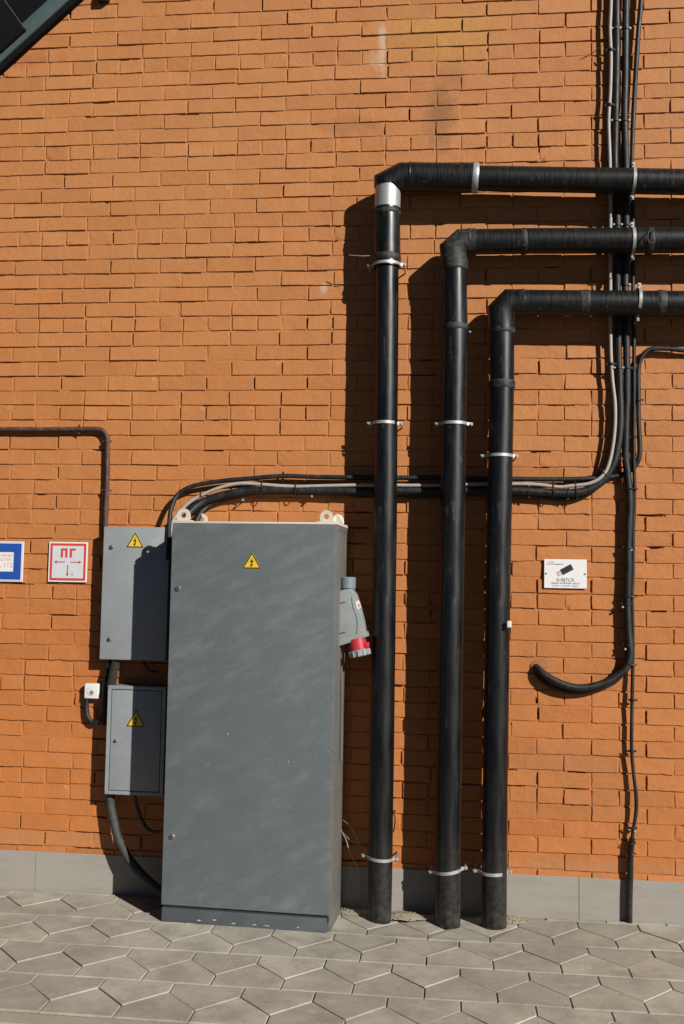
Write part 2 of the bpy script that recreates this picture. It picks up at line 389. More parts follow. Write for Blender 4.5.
# ------------------------------------------------------------------ brick wall
GZ = .018            # paving level
XL, XR, ZT = -4.6, 3.6, 5.75
PLZ = .208
def build_wall():
    root = thing('brick_wall', 'orange painted brick wall with a grey stone plinth at its foot', 'wall', (-.5, 0, 0))
    V = []; Fs = []; tint = []
    def nz(x, z, s, k): return noise.noise(Vector((x*s+k*7.1, z*s-k*3.3, k*1.7)))
    def brick(x0, x1, z0, z1, big):
        tv = random.random(); n = 9 if big else 5; m = 4
        pr = random.gauss(0, .0011) + .0012*nz(x0, z0, 1.3, 1)
        tx = random.gauss(0, .0010); tz = random.gauss(0, .0012); sk = random.gauss(0, .0009)
        rough = .8 + .8*max(0, nz(x0, z0, .8, 5)) + (.5 if z0 < 2.0 else 0)
        base = len(V)
        lo = x0 < -2.6 or x1 > 1.5 or z0 > 4.9
        if lo: n = 2; m = 2
        chip = random.random() < .10
        cc = random.choice([(x0, z0), (x1, z0), (x0, z1), (x1, z1)]); cr = random.uniform(.010, .024)
        def P(i, j, inset, y):
            u = i/n; v = j/m
            x = x0+(x1-x0)*u; z = z0+(z1-z0)*v + sk*(u-.5)*2
            if not lo:
                if i == 0: x += .0018*nz(z, x0, 45, 2)*rough
                if i == n: x += .0018*nz(z, x1, 45, 3)*rough
                if j == 0: z += (.0022*nz(x, z0, 26, 4)+.0012*nz(x, z0, 90, 4))*rough
                if j == m: z += (.0018*nz(x, z1, 26, 5)+.0010*nz(x, z1, 90, 5))*rough
            if inset:
                if i == 0: x += inset
                if i == n: x -= inset
                if j == 0: z += inset
                if j == m: z -= inset
            yy = y
            if chip and not lo:
                d = math.hypot(x-cc[0], z-cc[1])
                if d < cr: yy += (cr-d)*.35
            return (x, yy, z)
        for j in range(m+1):
            for i in range(n+1):
                u = i/n-.5; v = j/m-.5
                edge = i in (0, n) or j in (0, m)
                y = -pr + tx*u*2 + tz*v*2
                x, yy, z = P(i, j, .0016, y)
                if not lo: yy += -.0011*nz(x, z, 14, 6)*rough - .0008*nz(x, z, 60, 7)*rough
                V.append((x, yy, z))
        for j in range(m):
            for i in range(n):
                a = base+j*(n+1)+i; Fs.append((a, a+1, a+n+2, a+n+1)); tint.append(tv)
        # rim then side skirts
        loop = [(i, 0) for i in range(n)]+[(n, j) for j in range(m)]+[(i, m) for i in range(n, 0, -1)]+[(0, j) for j in range(m, 0, -1)]
        prev = [base+j*(n+1)+i for i, j in loop]
        for dep, ins in ((.0022, 0), (.030, 0)):
            cur = []
            for (i, j), k in zip(loop, prev):
                x, yy, z = P(i, j, 0, 0); y0 = V[base+j*(n+1)+i][1]
                V.append((x, y0+dep, z)); cur.append(len(V)-1)
            L = len(loop)
            for k in range(L):
                Fs.append((prev[k], cur[k], cur[(k+1) % L], prev[(k+1) % L])); tint.append(tv)
            prev = cur
    def mortar_strip(x0, x1, z0, z1, n, vert):
        """pointing with uneven depth, painted over; drops away into black holes here and there"""
        tv = .35+.3*random.random(); base = len(V)
        for k in range(n+1):
            t = k/n
            x = x0+(x1-x0)*t if not vert else None
            for s in (0, 1):
                if vert: px, pz = (x0 if s == 0 else x1), z0+(z1-z0)*t
                else: px, pz = x, (z0 if s == 0 else z1)
                d = .0042 + .0025*nz(px, pz, 9, 8) + .0015*nz(px, pz, 40, 9)
                h = nz(px*1.0, pz*1.0, 5.5 if not vert else 3.7, 10)
                if h > .41: d += min(.024, (h-.41)*.32)
                d += .0007
                if vert and nz(x0, z0, 3.1, 11) > .34: d += .009
                if not vert: d += .0008
                V.append((px, max(.0034, d), pz))
        for k in range(n):
            a = base+2*k
            Fs.append((a, a+2, a+3, a+1) if not vert else (a, a+1, a+3, a+2)); tint.append(tv)
    H = .077; HB = .065
    z_h = 3.813
    jog = {}
    rows = range(int((z_h-ZT)/H)-1, int((z_h-PLZ)/H)+2)
    for n in rows:
        zc = z_h - n*H
        z0, z1 = zc-HB/2, zc+HB/2
        if z1 < PLZ+.01: continue
        if z0 < PLZ-.004: z0 = PLZ-.004
        head = (n % 6 == 0)
        even = (n % 2 == 0)
        ph = .818 if even else .690
        # course joints wander gently to the left of the cables
        pitch = .2565 + .0022*noise.noise(Vector((n*.37, 2.2, 0))) + (.0014 if n < 12 else .0004)
        js = []
        x = ph + .256*12
        while x > .62: js.append(x); x -= .256
        if head:
            if js[-1] > .75: js.append(.69)
            x = js[-1]-.128
            while x > XL-.3: js.append(x+random.gauss(0, .002)); x -= .1285
        else:
            x = js[-1]-pitch
            while x > XL-.3: js.append(x+random.gauss(0, .0045)); x -= pitch
        js = sorted(js)
        wav = lambda xx: .0016*noise.noise(Vector((xx*1.7, n*.9, 4)))
        for a, b in zip(js, js[1:]):
            if b < XL or a > XR: continue
            g = random.uniform(.0035, .0050); g2 = random.uniform(.0035, .0050)
            if random.random() < .06: g2 += .003
            dz = wav((a+b)/2) + random.gauss(0, .0008); zz0 = z0+dz+random.gauss(.0004, .0008); zz1 = z1+dz+random.gauss(0, .0007)
            e = .0028
            brick(a+g, b-g2, zz0-e, zz1+e, b-a > .18)
            mortar_strip(b-g2-.004, b+.0095, z0-.004, z1+.004, 4, True)
            mortar_strip(a-.004, b+.004, z0-(H-HB)-.006, z0+.005, 16 if b-a > .18 else 8, False)
    me = bpy.data.meshes.new('brickwork'); me.from_pydata(V, [], Fs)
    at = me.attributes.new('tint', 'FLOAT', 'FACE'); at.data.foreach_set('value', tint)
    me.materials.append(MATS['brick_paint'])
    me.validate(); me.update()
    bw = bpy.data.objects.new('brickwork', me); C.objects.link(bw); bw.parent = root
    bw.location = (.5, 0, 0)
    bm = new(); box(bm, XL, XR, .026, .42, -.3, ZT)
    part('wall_core', bm, 'wall_core', root)
    # plinth slabs
    bm = new()
    x = .632-.668*8
    while x < XR:
        dy = random.gauss(0, .0006)
        box(bm, x+.0012, x+.668-.0012, -.006+dy, .025, -.12, PLZ-.003+random.gauss(0, .0006), .0018)
        x += .668
    box(bm, XL, XR, -.003, .0245, -.12, PLZ-.006)
    part('plinth', bm, 'plinth_stone', root)
build_wall()

# ------------------------------------------------------------------ ground
def dip(x, y):
    """the paving has settled a little round the pipe feet"""
    return -.028*math.exp(-((x+.05)/.46)**2-((y+.20)/.17)**2)
def clip_poly(P, ymax):
    out = []
    for a, b in zip(P, P[1:]+P[:1]):
        ia, ib = a[1] <= ymax, b[1] <= ymax
        if ia: out.append(a)
        if ia != ib:
            t = (ymax-a[1])/(b[1]-a[1]); out.append((a[0]+(b[0]-a[0])*t, ymax))
    return out
def inset_poly(P, d):
    n = len(P); out = []
    A = sum(P[i][0]*P[(i+1) % n][1]-P[(i+1) % n][0]*P[i][1] for i in range(n))
    if A < 0: P = P[::-1]
    for i in range(n):
        a, b, c = Vector(P[i-1]), Vector(P[i]), Vector(P[(i+1) % n])
        e1 = (b-a).normalized(); e2 = (c-b).normalized()
        n1 = Vector((-e1.y, e1.x)); n2 = Vector((-e2.y, e2.x))
        bi = n1+n2; bi = bi/max(.35, bi.dot(n1))
        out.append((b.x+bi.x*d, b.y+bi.y*d))
    return out
def build_pavement():
    V = []; Fs = []; tint = []
    def tile(P, tv):
        P = [(x, y+.012*(x+.3)*-1*.6) for x, y in P]
        P = clip_poly(P, -.014)
        # drop doubled points
        Q = []
        for p in P:
            if not Q or math.hypot(p[0]-Q[-1][0], p[1]-Q[-1][1]) > .006: Q.append(p)
        if len(Q) > 2 and math.hypot(Q[0][0]-Q[-1][0], Q[0][1]-Q[-1][1]) < .006: Q.pop()
        if len(Q) < 3: return
        A = abs(sum(Q[i][0]*Q[(i+1) % len(Q)][1]-Q[(i+1) % len(Q)][0]*Q[i][1] for i in range(len(Q))))/2
        if A < .004: return
        cx = sum(p[0] for p in Q)/len(Q); cy = sum(p[1] for p in Q)/len(Q)
        if cy > -.045-.0: 
            if -.62 < cx < .60: return
        g = random.uniform(.0018, .0028); h = GZ+random.gauss(0, .0008); sx = random.gauss(0, .0045); sy = random.gauss(0, .0045)
        a = random.uniform(-.006, .006)
        Q = [(cx+(x-cx)*math.cos(a)-(y-cy)*math.sin(a), cy+(x-cx)*math.sin(a)+(y-cy)*math.cos(a)) for x, y in Q]
        rings = [(inset_poly(Q, g+.0032), 0), (inset_poly(Q, g+.0013), -.0007), (inset_poly(Q, g), -.0026), (inset_poly(Q, g), -.04)]
        prev = None; n = len(Q)
        for R, dz in rings:
            b = len(V)
            for x, y in R: V.append((x, y, h+dz+sx*(x-cx)+sy*(y-cy)+dip(x, y)))
            if prev is None: Fs.append(tuple(range(b, b+n))); tint.append(tv)
            else:
                for k in range(n): Fs.append((prev+k, b+k, b+(k+1) % n, prev+(k+1) % n)); tint.append(tv)
            prev = b
    T = .275
    for r in range(-1, 4):
        y0 = -.040-.332*r
        for k in range(-17, 14):
            u = .065+k*T
            j = lambda: 0
            tv = random.random()**1.3
            tile([(u, y0), (u+T, y0), (u+T, y0-.09), (u+T/2, y0-.232), (u, y0-.09)], tv)
            tile([(u, y0-.09), (u+T/2, y0-.232), (u+T/2, y0-.332), (u-T/2, y0-.332), (u-T/2, y0-.232)], random.random())
    me = bpy.data.meshes.new('pavement'); me.from_pydata(V, [], Fs)
    at = me.attributes.new('tint', 'FLOAT', 'FACE'); at.data.foreach_set('value', tint)
    me.materials.append(MATS['paver_concrete']); me.update()
    o = bpy.data.objects.new('pavement', me); C.objects.link(o); o['kind'] = 'structure'
    # sand bed between the pavers, uneven where tiles are missing by the pipes
    bm = new(); nx, ny = 240, 50; g = []
    for j in range(ny+1):
        for i in range(nx+1):
            x = -4.6+8.2*i/nx; y = .01-1.40*j/ny
            z = GZ-.0065+dip(x, y)+.0022*noise.noise(Vector((x*14, y*14, 0)))
            g.append(bm.verts.new((x, y, z)))
    for j in range(ny):
        for i in range(nx):
            a = j*(nx+1)+i; bm.faces.new((g[a], g[a+nx+1], g[a+nx+2], g[a+1]))
    tag(finish('sand_bed', bm, 'sand', smooth=60), kind='structure')
    # kerb
    bm = new(); x = -4.7
    while x < 3.6:
        box(bm, x+.002, x+.998, -1.470, -1.385, -.2, GZ+.002+random.gauss(0, .001), .004)
        x += 1.0
    tag(finish('kerb', bm, 'kerb_concrete'), kind='structure')
    bm = new(); poly(bm, [(-80, -90, -.05), (80, -90, -.05), (80, 60, -.05), (-80, 60, -.05)])
    for v in bm.verts: pass
    tag(finish('ground', bm, 'asphalt'), kind='structure')
    bm = new(); box(bm, -40, 40, -4.0, -1.474, -.1, GZ-.002)
    tag(finish('road', bm, 'asphalt'), kind='structure')
build_pavement()

def gravel(name, label, cx, cy, n, rx, ry, seed, mound=.012):
    random.seed(seed); bm = new()
    # low mound with pebbles scattered on it
    N = 14; rings = [[bm.verts.new((cx, cy, GZ+mound))]*1]
    prev = None
    for k in range(1, 5):
        t = k/4; ring = []
        for j in range(N):
            a = 2*PI*j/N; w = 1+.35*noise.noise(Vector((math.cos(a)*2+seed, math.sin(a)*2, 0)))
            ring.append(bm.verts.new((cx+rx*t*w*math.cos(a), min(-.008, cy+ry*t*w*math.sin(a)), GZ-.006+(mound+.006)*(1-t*t)*(1+.5*noise.noise(Vector((a*3, t*9, seed)))))))
        if prev is None:
            for j in range(N): bm.faces.new((rings[0][0], ring[j], ring[(j+1) % N]))
        else:
            for j in range(N): bm.faces.new((prev[j], ring[j], ring[(j+1) % N], prev[(j+1) % N]))
        prev = ring
    for i in range(n):
        a = random.uniform(0, 2*PI); t = math.sqrt(random.random())*1.15
        r = random.uniform(.0014, .0038); t2 = bmesh.new()
        bmesh.ops.create_icosphere(t2, subdivisions=1, radius=r)
        for v in t2.verts: v.co = v.co*random.uniform(.7, 1.2)
        p = Vector((cx+rx*t*math.cos(a), min(-.012, cy+ry*t*math.sin(a)), GZ+max(0, mound*(1-t*t))))
        merge(bm, t2, 0, Matrix.Translation(p))
    tag(finish(name, bm, 'sand', smooth=50), label, 'sand', kind='stuff')
gravel('sand_heap', 'small spill of yellow sand and grit between the left and middle drain pipes', -.185, -.10, 120, .10, .06, 1)
gravel('sand_heap', 'small spill of yellow sand and grit beside the foot of the right drain pipe', .31, -.07, 90, .075, .05, 2)
gravel('sand_heap', 'thin line of grit and dust between the cabinet and the left drain pipe', -.43, -.07, 60, .09, .05, 3, .006)
random.seed(11)

# ------------------------------------------------------------------ pipes
PY = -.136
def clamp(parent, c, r, axis='z', tilt=0, rear=True):
    bm = new()
    t = bmesh.new()
    path = [Vector((-r-.030, 0, 0)), Vector((-r-.012, -.001, 0)), Vector((-r-.003, -.006, 0))]
    for k in range(17):
        a = PI + PI*(k+.7)/17.4*1.0
        path.append(Vector(((r+.001)*math.cos(a), (r+.001)*math.sin(a), 0)))
    path += [Vector((r+.003, -.006, 0)), Vector((r+.012, -.001, 0)), Vector((r+.030, 0, 0))]
    sweep(t, path, (0, 0, 1), .0145, .0026)
    for s in (-1, 1):
        cyl(t, Vector((s*(r+.021), -.003, 0)), Vector((s*(r+.021), -.008, 0)), .0060, 6, bev=.001)
        cyl(t, Vector((s*(r+.021), .001, 0)), Vector((s*(r+.021), -PY, 0)), .004, 8)
    back = [Vector((-r-.030, .004, 0)), Vector((-r-.003, .004, 0))]
    for k in range(13):
        a = PI - PI*(k+.7)/13.4
        back.append(Vector(((r+.003)*math.cos(a), (r+.003)*math.sin(a)+.002, 0)))
    back += [Vector((r+.003, .004, 0)), Vector((r+.030, .004, 0))]
    sweep(t, back, (0, 0, 1), .0145, .0026)
    M = Matrix.Translation(c) @ (Matrix.Rotation(tilt, 4, 'Y') if axis == 'z' else Matrix.Rotation(PI/2+tilt, 4, 'Y'))
    merge(bm, t, 0, M)
    bmesh.ops.recalc_face_normals(bm, faces=bm.faces[:])
    return part('clamp', bm, 'galvanised_steel', parent, 40)
def band(parent, a, b, r, mat='dusty_tape', wob=.0018, name='tape_band'):
    bm = new(); L = (b-a).length; n = max(3, int(L/.006))
    pts = [a.lerp(b, i/n) for i in range(n+1)]
    R = [r*.955]+[r+random.uniform(-1, 1)*wob*.6 for _ in range(n-1)]+[r*.955]
    tube(bm, pts, R, 32, wob=wob, wf=40)
    return part(name, bm, mat, parent, 50)

def pipe_run(label, top, bot, hy, rv, corner, elbow_off=.042, rh=.060, rel=.0655):
    """top/bot: pixel points of the vertical axis; hy: pixel points of the horizontal axis"""
    B = W(*bot, PY); B.z = GZ-.05
    Tp = W(*top, PY)
    H0, H1 = W(*hy[0], PY), W(*hy[1], PY)
    cx = corner[0]; K = W(*corner, PY)
    dv = (K-Tp).normalized(); dh = (H1-H0).normalized()
    H1 = H0+dh*((1.9-H0.x)/dh.x)
    root = thing('drain_pipe', label, 'pipe', (B.x, PY, GZ), 'three black drain pipes bent over towards the right')
    A = K-Vector((0, 0, 1))*elbow_off; Bq = K+dh*elbow_off
    return root, B, K, A, Bq, dh, H1
# ---- left (tallest) pipe
root, B, K, A, Bq, dh, H1 = pipe_run('leftmost and tallest black drain pipe with a silver band under its elbow', (389, 290), (379.5, 912), [(440, 177.5), (684, 182)], .055, (388.5, 176.5))
def pv(x, y): return W(x, y, PY)
bm = new(); tube(bm, densify([B, pv(382, 760), pv(385.5, 500), pv(387, 300), pv(387, 262)], .04), .0565, 40, wob=.0010, wf=3)
part('vertical_pipe', bm, 'black_pipe', root, 40)
bm = new(); tube(bm, densify([pv(387, 268), pv(387, 209)], .01), .0655, 40, wob=.002, wf=12); part('sleeve', bm, 'black_pipe', root, 40)
bm = new(); tube(bm, densify([pv(387.3, 213), pv(388, 184)], .01), .0635, 40, wob=.0006, wf=9); part('silver_band', bm, 'silver_foil', root, 40)
bm = new(); tube(bm, [pv(388, 187), pv(388, 184.5), pv(402.5, 177), pv(413, 177.2)], .069, 40, miter=True); part('elbow', bm, 'black_wrapped_pipe', root, 28)
bm = new(); tube(bm, densify([pv(410, 177.1), pv(474, 178)], .02), .0705, 40, wob=.0015, wf=9); part('insulation_sleeve', bm, 'black_wrapped_pipe', root, 40)
bm = new(); tube(bm, densify([pv(472, 178.2), H1], .05), .0605, 40, wob=.001, wf=3); part('horizontal_pipe', bm, 'black_wrapped_pipe', root, 40)
band(root, pv(472, 178), pv(478.5, 178.2), .0725, 'silver_foil', .0005, 'silver_ring')
band(root, pv(387, 216), pv(387, 211), .068); band(root, pv(387, 262), pv(387, 255), .0685); band(root, pv(408.5, 177), pv(411.5, 177), .0725, 'black_pipe', .001)
clamp(root, pv(386.6, 265.5), .066, tilt=rad(-1))
for p, t in (((384.8, 423.5), 0), ((380, 857.5), rad(3.5))): clamp(root, pv(*p), .0575, tilt=t)
clamp(root, pv(633, 181), .0615, 'x', rad(2))
bm = new(); tube(bm, [pv(374, 255.5), W(363, 256, -.15), W(349, 255.2, -.13)], .0022, 6); part('wire_end', bm, 'galvanised_steel', root, 40)
bm = new(); tube(bm, catmull([W(393, 812, -.15), W(395, 818, -.14), W(394.5, 826, -.12), W(393.5, 832, -.10)], 4), .003, 6); bolt(bm, W(394.5, 811, -.15), (0, -1, 0), .006, .006); part('wire_hook', bm, 'sign_black', root, 40)
# ---- middle pipe
root, B, K, A, Bq, dh, H1 = pipe_run('middle black drain pipe, with grey tape seams below its elbow', (454, 350), (447.5, 913), [(470, 241.8), (684, 240.5)], .055, (453.5, 242))
bm = new(); tube(bm, densify([B, pv(448.5, 800), pv(452, 560), pv(455.3, 340), pv(454.5, 262)], .04), .0600, 40, wob=.0010, wf=3)
part('vertical_pipe', bm, 'black_pipe', root, 40)
bm = new(); tube(bm, [pv(454.8, 268), pv(453.2, 250.5), pv(462.3, 242.5), pv(476, 242)], .0645, 40, miter=True); part('elbow', bm, 'dusty_tape', root, 28)
bm = new(); tube(bm, densify([pv(470, 242), pv(530, 241), H1], .04), .0610, 40, wob=.0013, wf=4); part('horizontal_pipe', bm, 'black_wrapped_pipe', root, 40)
for a, b, r in (((455, 271), (454.7, 262), .0645), ((455.3, 331), (455.3, 325), .0640), ((467, 242), (471, 242), .066), ((521, 241.4), (527, 241.3), .0638), ((646, 241), (653, 241), .0640)):
    band(root, pv(*a), pv(*b), r)
clamp(root, pv(453.8, 424), .061); clamp(root, pv(448, 870), .061, tilt=rad(-9))
clamp(root, pv(632.5, 241), .062, 'x')
bm = new(); bolt(bm, W(468.5, 332, PY-.01), (1, -.3, 0), .006, .012); part('tie_lock', bm, 'galvanised_steel', root, 40)
bm = new(); tube(bm, catmull([W(648, 233, -.226), W(652, 229, -.205), W(655.5, 233, -.222), W(655, 240, -.229), W(651, 243, -.229), W(648, 240, -.229), W(648, 233, -.226)], 4), .003, 6); part('torn_tape', bm, 'grey_conduit', root, 40)
# ---- right pipe
root, B, K, A, Bq, dh, H1 = pipe_run('rightmost and shortest black drain pipe with a tiny white sticker on it', (501, 400), (494, 914), [(520, 302.5), (684, 303.8)], .055, (501.3, 302.7))
bm = new(); tube(bm, densify([B, pv(495, 800), pv(498, 580), pv(502, 380), pv(502, 322)], .04), .0585, 40, wob=.0010, wf=3)
part('vertical_pipe', bm, 'black_pipe', root, 40)
bm = new(); tube(bm, [pv(502, 332), pv(501, 311.5), pv(510, 302.6), pv(524, 302.6)], .0635, 40, miter=True); part('elbow', bm, 'black_wrapped_pipe', root, 28)
bm = new(); tube(bm, densify([pv(518, 302.6), H1], .04), .0610, 40, wob=.0013, wf=4); part('horizontal_pipe', bm, 'black_wrapped_pipe', root, 40)
for a, b, r in (((502, 334), (502, 328), .0635), ((502, 389), (502, 381), .0630), ((520, 302.5), (525, 302.5), .0635), ((579, 303), (589, 303), .0635), ((656, 303.4), (665, 303.5), .0638)):
    band(root, pv(*a), pv(*b), r)
clamp(root, pv(499.5, 456), .060); clamp(root, pv(492.5, 871.5), .060, tilt=rad(-1))
clamp(root, pv(638.5, 302), .062, 'x', rad(3))
p = W(509, 624.5, -.20); bm = new(); box(bm, p.x-.009, p.x+.011, p.y-.016, p.y-.0, p.z-.013, p.z+.017, .002); part('sticker', bm, 'white_plastic', root, 40)

# ------------------------------------------------------------------ cables
def cable(name, label, cat, pts, r, mat, smoothn=6, group=None, seg=12, wob=.0008):
    P = [W(x, y, Y) for x, y, Y in pts]
    root = thing(name, label, cat, P[-1], group)
    Q = catmull(P, smoothn)
    if isinstance(r, (list, tuple)):
        # radius per control point, interpolated
        R = []
        for i in range(len(P)-1):
            for k in range(smoothn): R.append(r[i]+(r[i+1]-r[i])*k/smoothn)
        R.append(r[-1])
    else: R = r
    bm = new(); tube(bm, Q, R, seg, wob=wob, wf=14)
    part('sheath', bm, mat, root, 60)
    return root
GV = 'cables running up the wall'
def clip(root, px, py, Y, horiz=False, r=.012, screw=(0, 0), mat='black_cable'):
    """saddle over the cable with a bright screw beside it"""
    c = W(px, py, 0); bm = new(); path = []
    for k in range(9):
        a = PI*k/8; path.append((-(r+.002)*math.cos(a), -(r+.002)*math.sin(a)))
    path = [(-(r+.012), Y*-1-.004 if False else 0)] + path + [((r+.012), 0)]
    pts = [Vector((c.x+u, Y+v, c.z)) if not horiz else Vector((c.x, Y+v, c.z+u)) for u, v in path]
    cc = W(px, py, Y); off = cc-Vector((c.x, Y, c.z)); pts = [p+off for p in pts]
    sweep(bm, pts, (0, 0, 1) if not horiz else (1, 0, 0), .010, .0015)
    bmesh.ops.recalc_face_normals(bm, faces=bm.faces[:])
    cl = part('cable_clip', bm, mat, root, 50)
    if screw:
        for s in ([screw] if not isinstance(screw[0], tuple) else screw):
            q = W(px+s[0], py+s[1], Y-.0); b2 = new()
            cyl(b2, q+Vector((0, .0, 0)), q+Vector((0, -.012, 0)), .0055, 10, bev=.001)
            cyl(b2, q, Vector((q.x, 0, q.z)), .003, 8)
            part('screw', b2, 'galvanised_steel', cl, 40)
    return cl
def tie(root, a, b, Y, name='cable_tie', rr=.018):
    """plastic tie wrapped round the bundle between two pixel points"""
    P, Q = W(*a, Y), W(*b, Y); m = (P+Q)/2; h = (P-Q)/2; bm = new()
    n = 20; pts = [m + h*math.cos(2*PI*k/n) + Vector((0, rr, 0))*math.sin(2*PI*k/n) for k in range(n+1)]
    tube(bm, pts, .0026, 6, caps=False)
    part(name, bm, 'sign_black', root, 50)

white = cable('power_cable', 'thin dirty-white cable running down the wall and over to the tall grey cabinet', 'cable',
    [(611.5, -60, -.052), (611, 0, -.052), (610, 29, -.052), (611, 58, -.052), (610.3, 90, -.052), (608.7, 121, -.052), (610, 166, -.052), (610.5, 214, -.052), (610.3, 285, -.052), (610.5, 340, -.052), (612, 375, -.054), (615, 405, -.056), (614.5, 432, -.058), (610.5, 458, -.06), (604, 474, -.06), (591, 483, -.06), (570, 486, -.058), (559, 487, -.056), (535, 484.5, -.055), (513, 484, -.055), (470, 484.5, -.055), (418, 485.5, -.055), (370, 485, -.055), (318, 486, -.055), (290, 486.5, -.055), (262, 484.5, -.055), (241, 483.5, -.057), (222, 487, -.055), (204, 494, -.055), (190, 502, -.06), (180, 512, -.07), (173, 521, -.08), (169, 540, -.09)],
    .0088, 'white_cable', group=GV)
for x, y, s in ((611, 50, None), (610.2, 105, None), (611.5, 364, (2.5, 4))): clip(white, x, y, -.054, r=.0115, screw=s)
fatc = cable('power_cable', 'thick black cable on the left, bending off the wall to the tall grey cabinet', 'cable',
    [(617, -60, -.040), (616.7, 0, -.040), (616.8, 58, -.040), (615.7, 117, -.040), (615.2, 166, -.040), (617.5, 211, -.040), (617.5, 286, -.040), (618.4, 343, -.040), (620, 394, -.042), (620.5, 420, -.044), (618, 446, -.046), (612.5, 466, -.046), (602, 481, -.046), (588, 490, -.046), (570, 493, -.046), (550, 492.5, -.046), (513, 490.5, -.046), (460, 490.5, -.046), (400, 491, -.046), (370, 491.5, -.046), (318, 490.5, -.046), (280, 490, -.046), (250, 491, -.048), (225, 494.5, -.05), (205, 501, -.055), (192, 510, -.08), (186, 519, -.10), (184, 535, -.11)],
    [.0165]*8+[.017, .017, .0175, .018, .0195, .0195]+[.0195]*14, 'black_cable', group=GV)
for x, y, s in ((615.8, 29, ((-3.5, 0), (4, 0))), (615.5, 121, ((-3.5, 0), (4, 0))), (617.5, 225, ((-3.5, 0), (4, 0))), (619, 368, ((-5, 0), (4, 0))), (620, 459, None)): clip(fatc, x, y, -.042, r=.0155, screw=s)
for x, y, s in ((529, 491.5, ((0, -6), (0, 1))), (568, 493, ((0, -7), (0, 1))), (312, 490.5, ((0, 6),)), (243, 492, ((0, -9), (0, 8))), (459, 491, ((0, 5),))): clip(fatc, x, y, -.048, True, r=.020, screw=s)
for a, b in (((553, 482), (553.5, 498)), ((600, 468), (608, 478)), ((262, 481), (263, 498)), ((200, 491), (205, 506)), ((575, 481), (577, 499)), ((296, 482), (296, 497))): tie(fatc, a, b, -.052)
under = cable('power_cable', 'black cable tucked under the thick horizontal cable below the pipe elbows', 'cable',
    [(618, 380, -.018), (615.5, 440, -.018), (608, 470, -.018), (594, 489, -.018), (575, 498, -.020), (552, 498, -.020), (513, 494.5, -.020), (460, 494, -.020), (400, 495, -.020), (330, 493, -.020), (262, 492, -.020), (225, 499, -.022), (207, 507, -.03), (197, 520, -.07), (196, 536, -.09)],
    .014, 'black_cable', group=GV)
fat2 = cable('power_cable', 'thick grey-black cable bending into a hole in the brick wall', 'cable',
    [(627, -60, -.038), (626, 0, -.038), (625.3, 78, -.038), (624.5, 118, -.038), (626, 166, -.038), (626.4, 211, -.038), (625.3, 286, -.038), (626.4, 343, -.038), (627, 394, -.038), (626, 429, -.038), (625.5, 455, -.038), (628, 478, -.038), (630, 502, -.038), (628.5, 539, -.038), (628.3, 575, -.038), (627.5, 600, -.038), (628.3, 630, -.040), (630.3, 652, -.042), (627, 667, -.044), (615, 677.5, -.046), (600, 684.5, -.05), (580, 687.8, -.055), (562, 684, -.055), (547, 676.5, -.048), (538, 669, -.025), (535, 666, .02)],
    .0175, 'black_cable', group=GV)
for x, y, s in ((625.8, 29, (4, 0)), (624.6, 121, (4.5, 0)), (626.4, 225, (4, 0)), (625.5, 285, (4, 0)), (627, 368, (-5, 0))): clip(fat2, x, y, -.040, r=.0165, screw=s)
for x, y, s in ((628.5, 548, (2.5, 2)), (627.5, 604, (-5, 3)), (629, 645, (-4, 4))): clip(fat2, x, y, -.040, r=.0165, screw=s)
tie(fat2, (624, 489), (638, 489), -.036, rr=.022); tie(fat2, (622.5, 596), (637, 597), -.036, rr=.022); tie(fat2, (624, 664), (637, 665), -.042, rr=.022)
loop = cable('power_cable', 'black cable sagging below the grey-black one, into the same wall hole', 'cable',
    [(629, 560, -.016), (627.5, 600, -.016), (628, 640, -.016), (627, 664, -.018), (616, 680, -.020), (600, 688, -.024), (580, 692, -.026), (560, 689.5, -.026), (545, 682, -.024), (536.5, 673, -.012), (535, 667, .02)],
    .0130, 'black_cable', group=GV)
flat = cable('power_cable', 'slim black cable on the far right, slanting in from the top of the wall', 'cable',
    [(644, -60, -.034), (641, 0, -.034), (638.6, 29, -.034), (636, 68, -.034), (633.4, 117, -.034), (631.8, 166, -.034), (633, 211, -.030), (633, 285, -.030), (634, 347, -.030), (634, 394, -.030), (633.8, 440, -.030), (634.2, 470, -.032), (634.5, 502, -.032), (633.3, 531, -.032), (633, 575, -.032), (632, 595, -.032), (632.8, 630, -.030), (632.6, 674, -.030), (631.8, 718, -.030), (631.6, 747, -.030), (633.3, 771, -.032), (636, 794, -.034), (636, 812, -.034), (632.6, 835, -.032), (630.6, 853, -.030), (629.8, 873, -.030)],
    [.0120]*5+[.0100]*5+[.0088]*16, 'black_cable', group=GV)
for x, y, s in ((631.7, 751, None), (632.6, 828, (2, 3)), (634, 437, None), (632.8, 700, None)): clip(flat, x, y, -.032, r=.0095, screw=s)
cv = cable('conduit_pipe', 'stiff black conduit tube rising from the paving to meet the thin cable', 'conduit',
    [(632.2, 838, -.028), (630.6, 853, -.028), (630, 880, -.028), (629.5, 900, -.028), (629.3, 926, -.028)], .0145, 'black_pipe')
tie(cv, (626.5, 843), (636, 843), -.028, rr=.018); tie(cv, (627, 853), (635.5, 854), -.028, rr=.018)
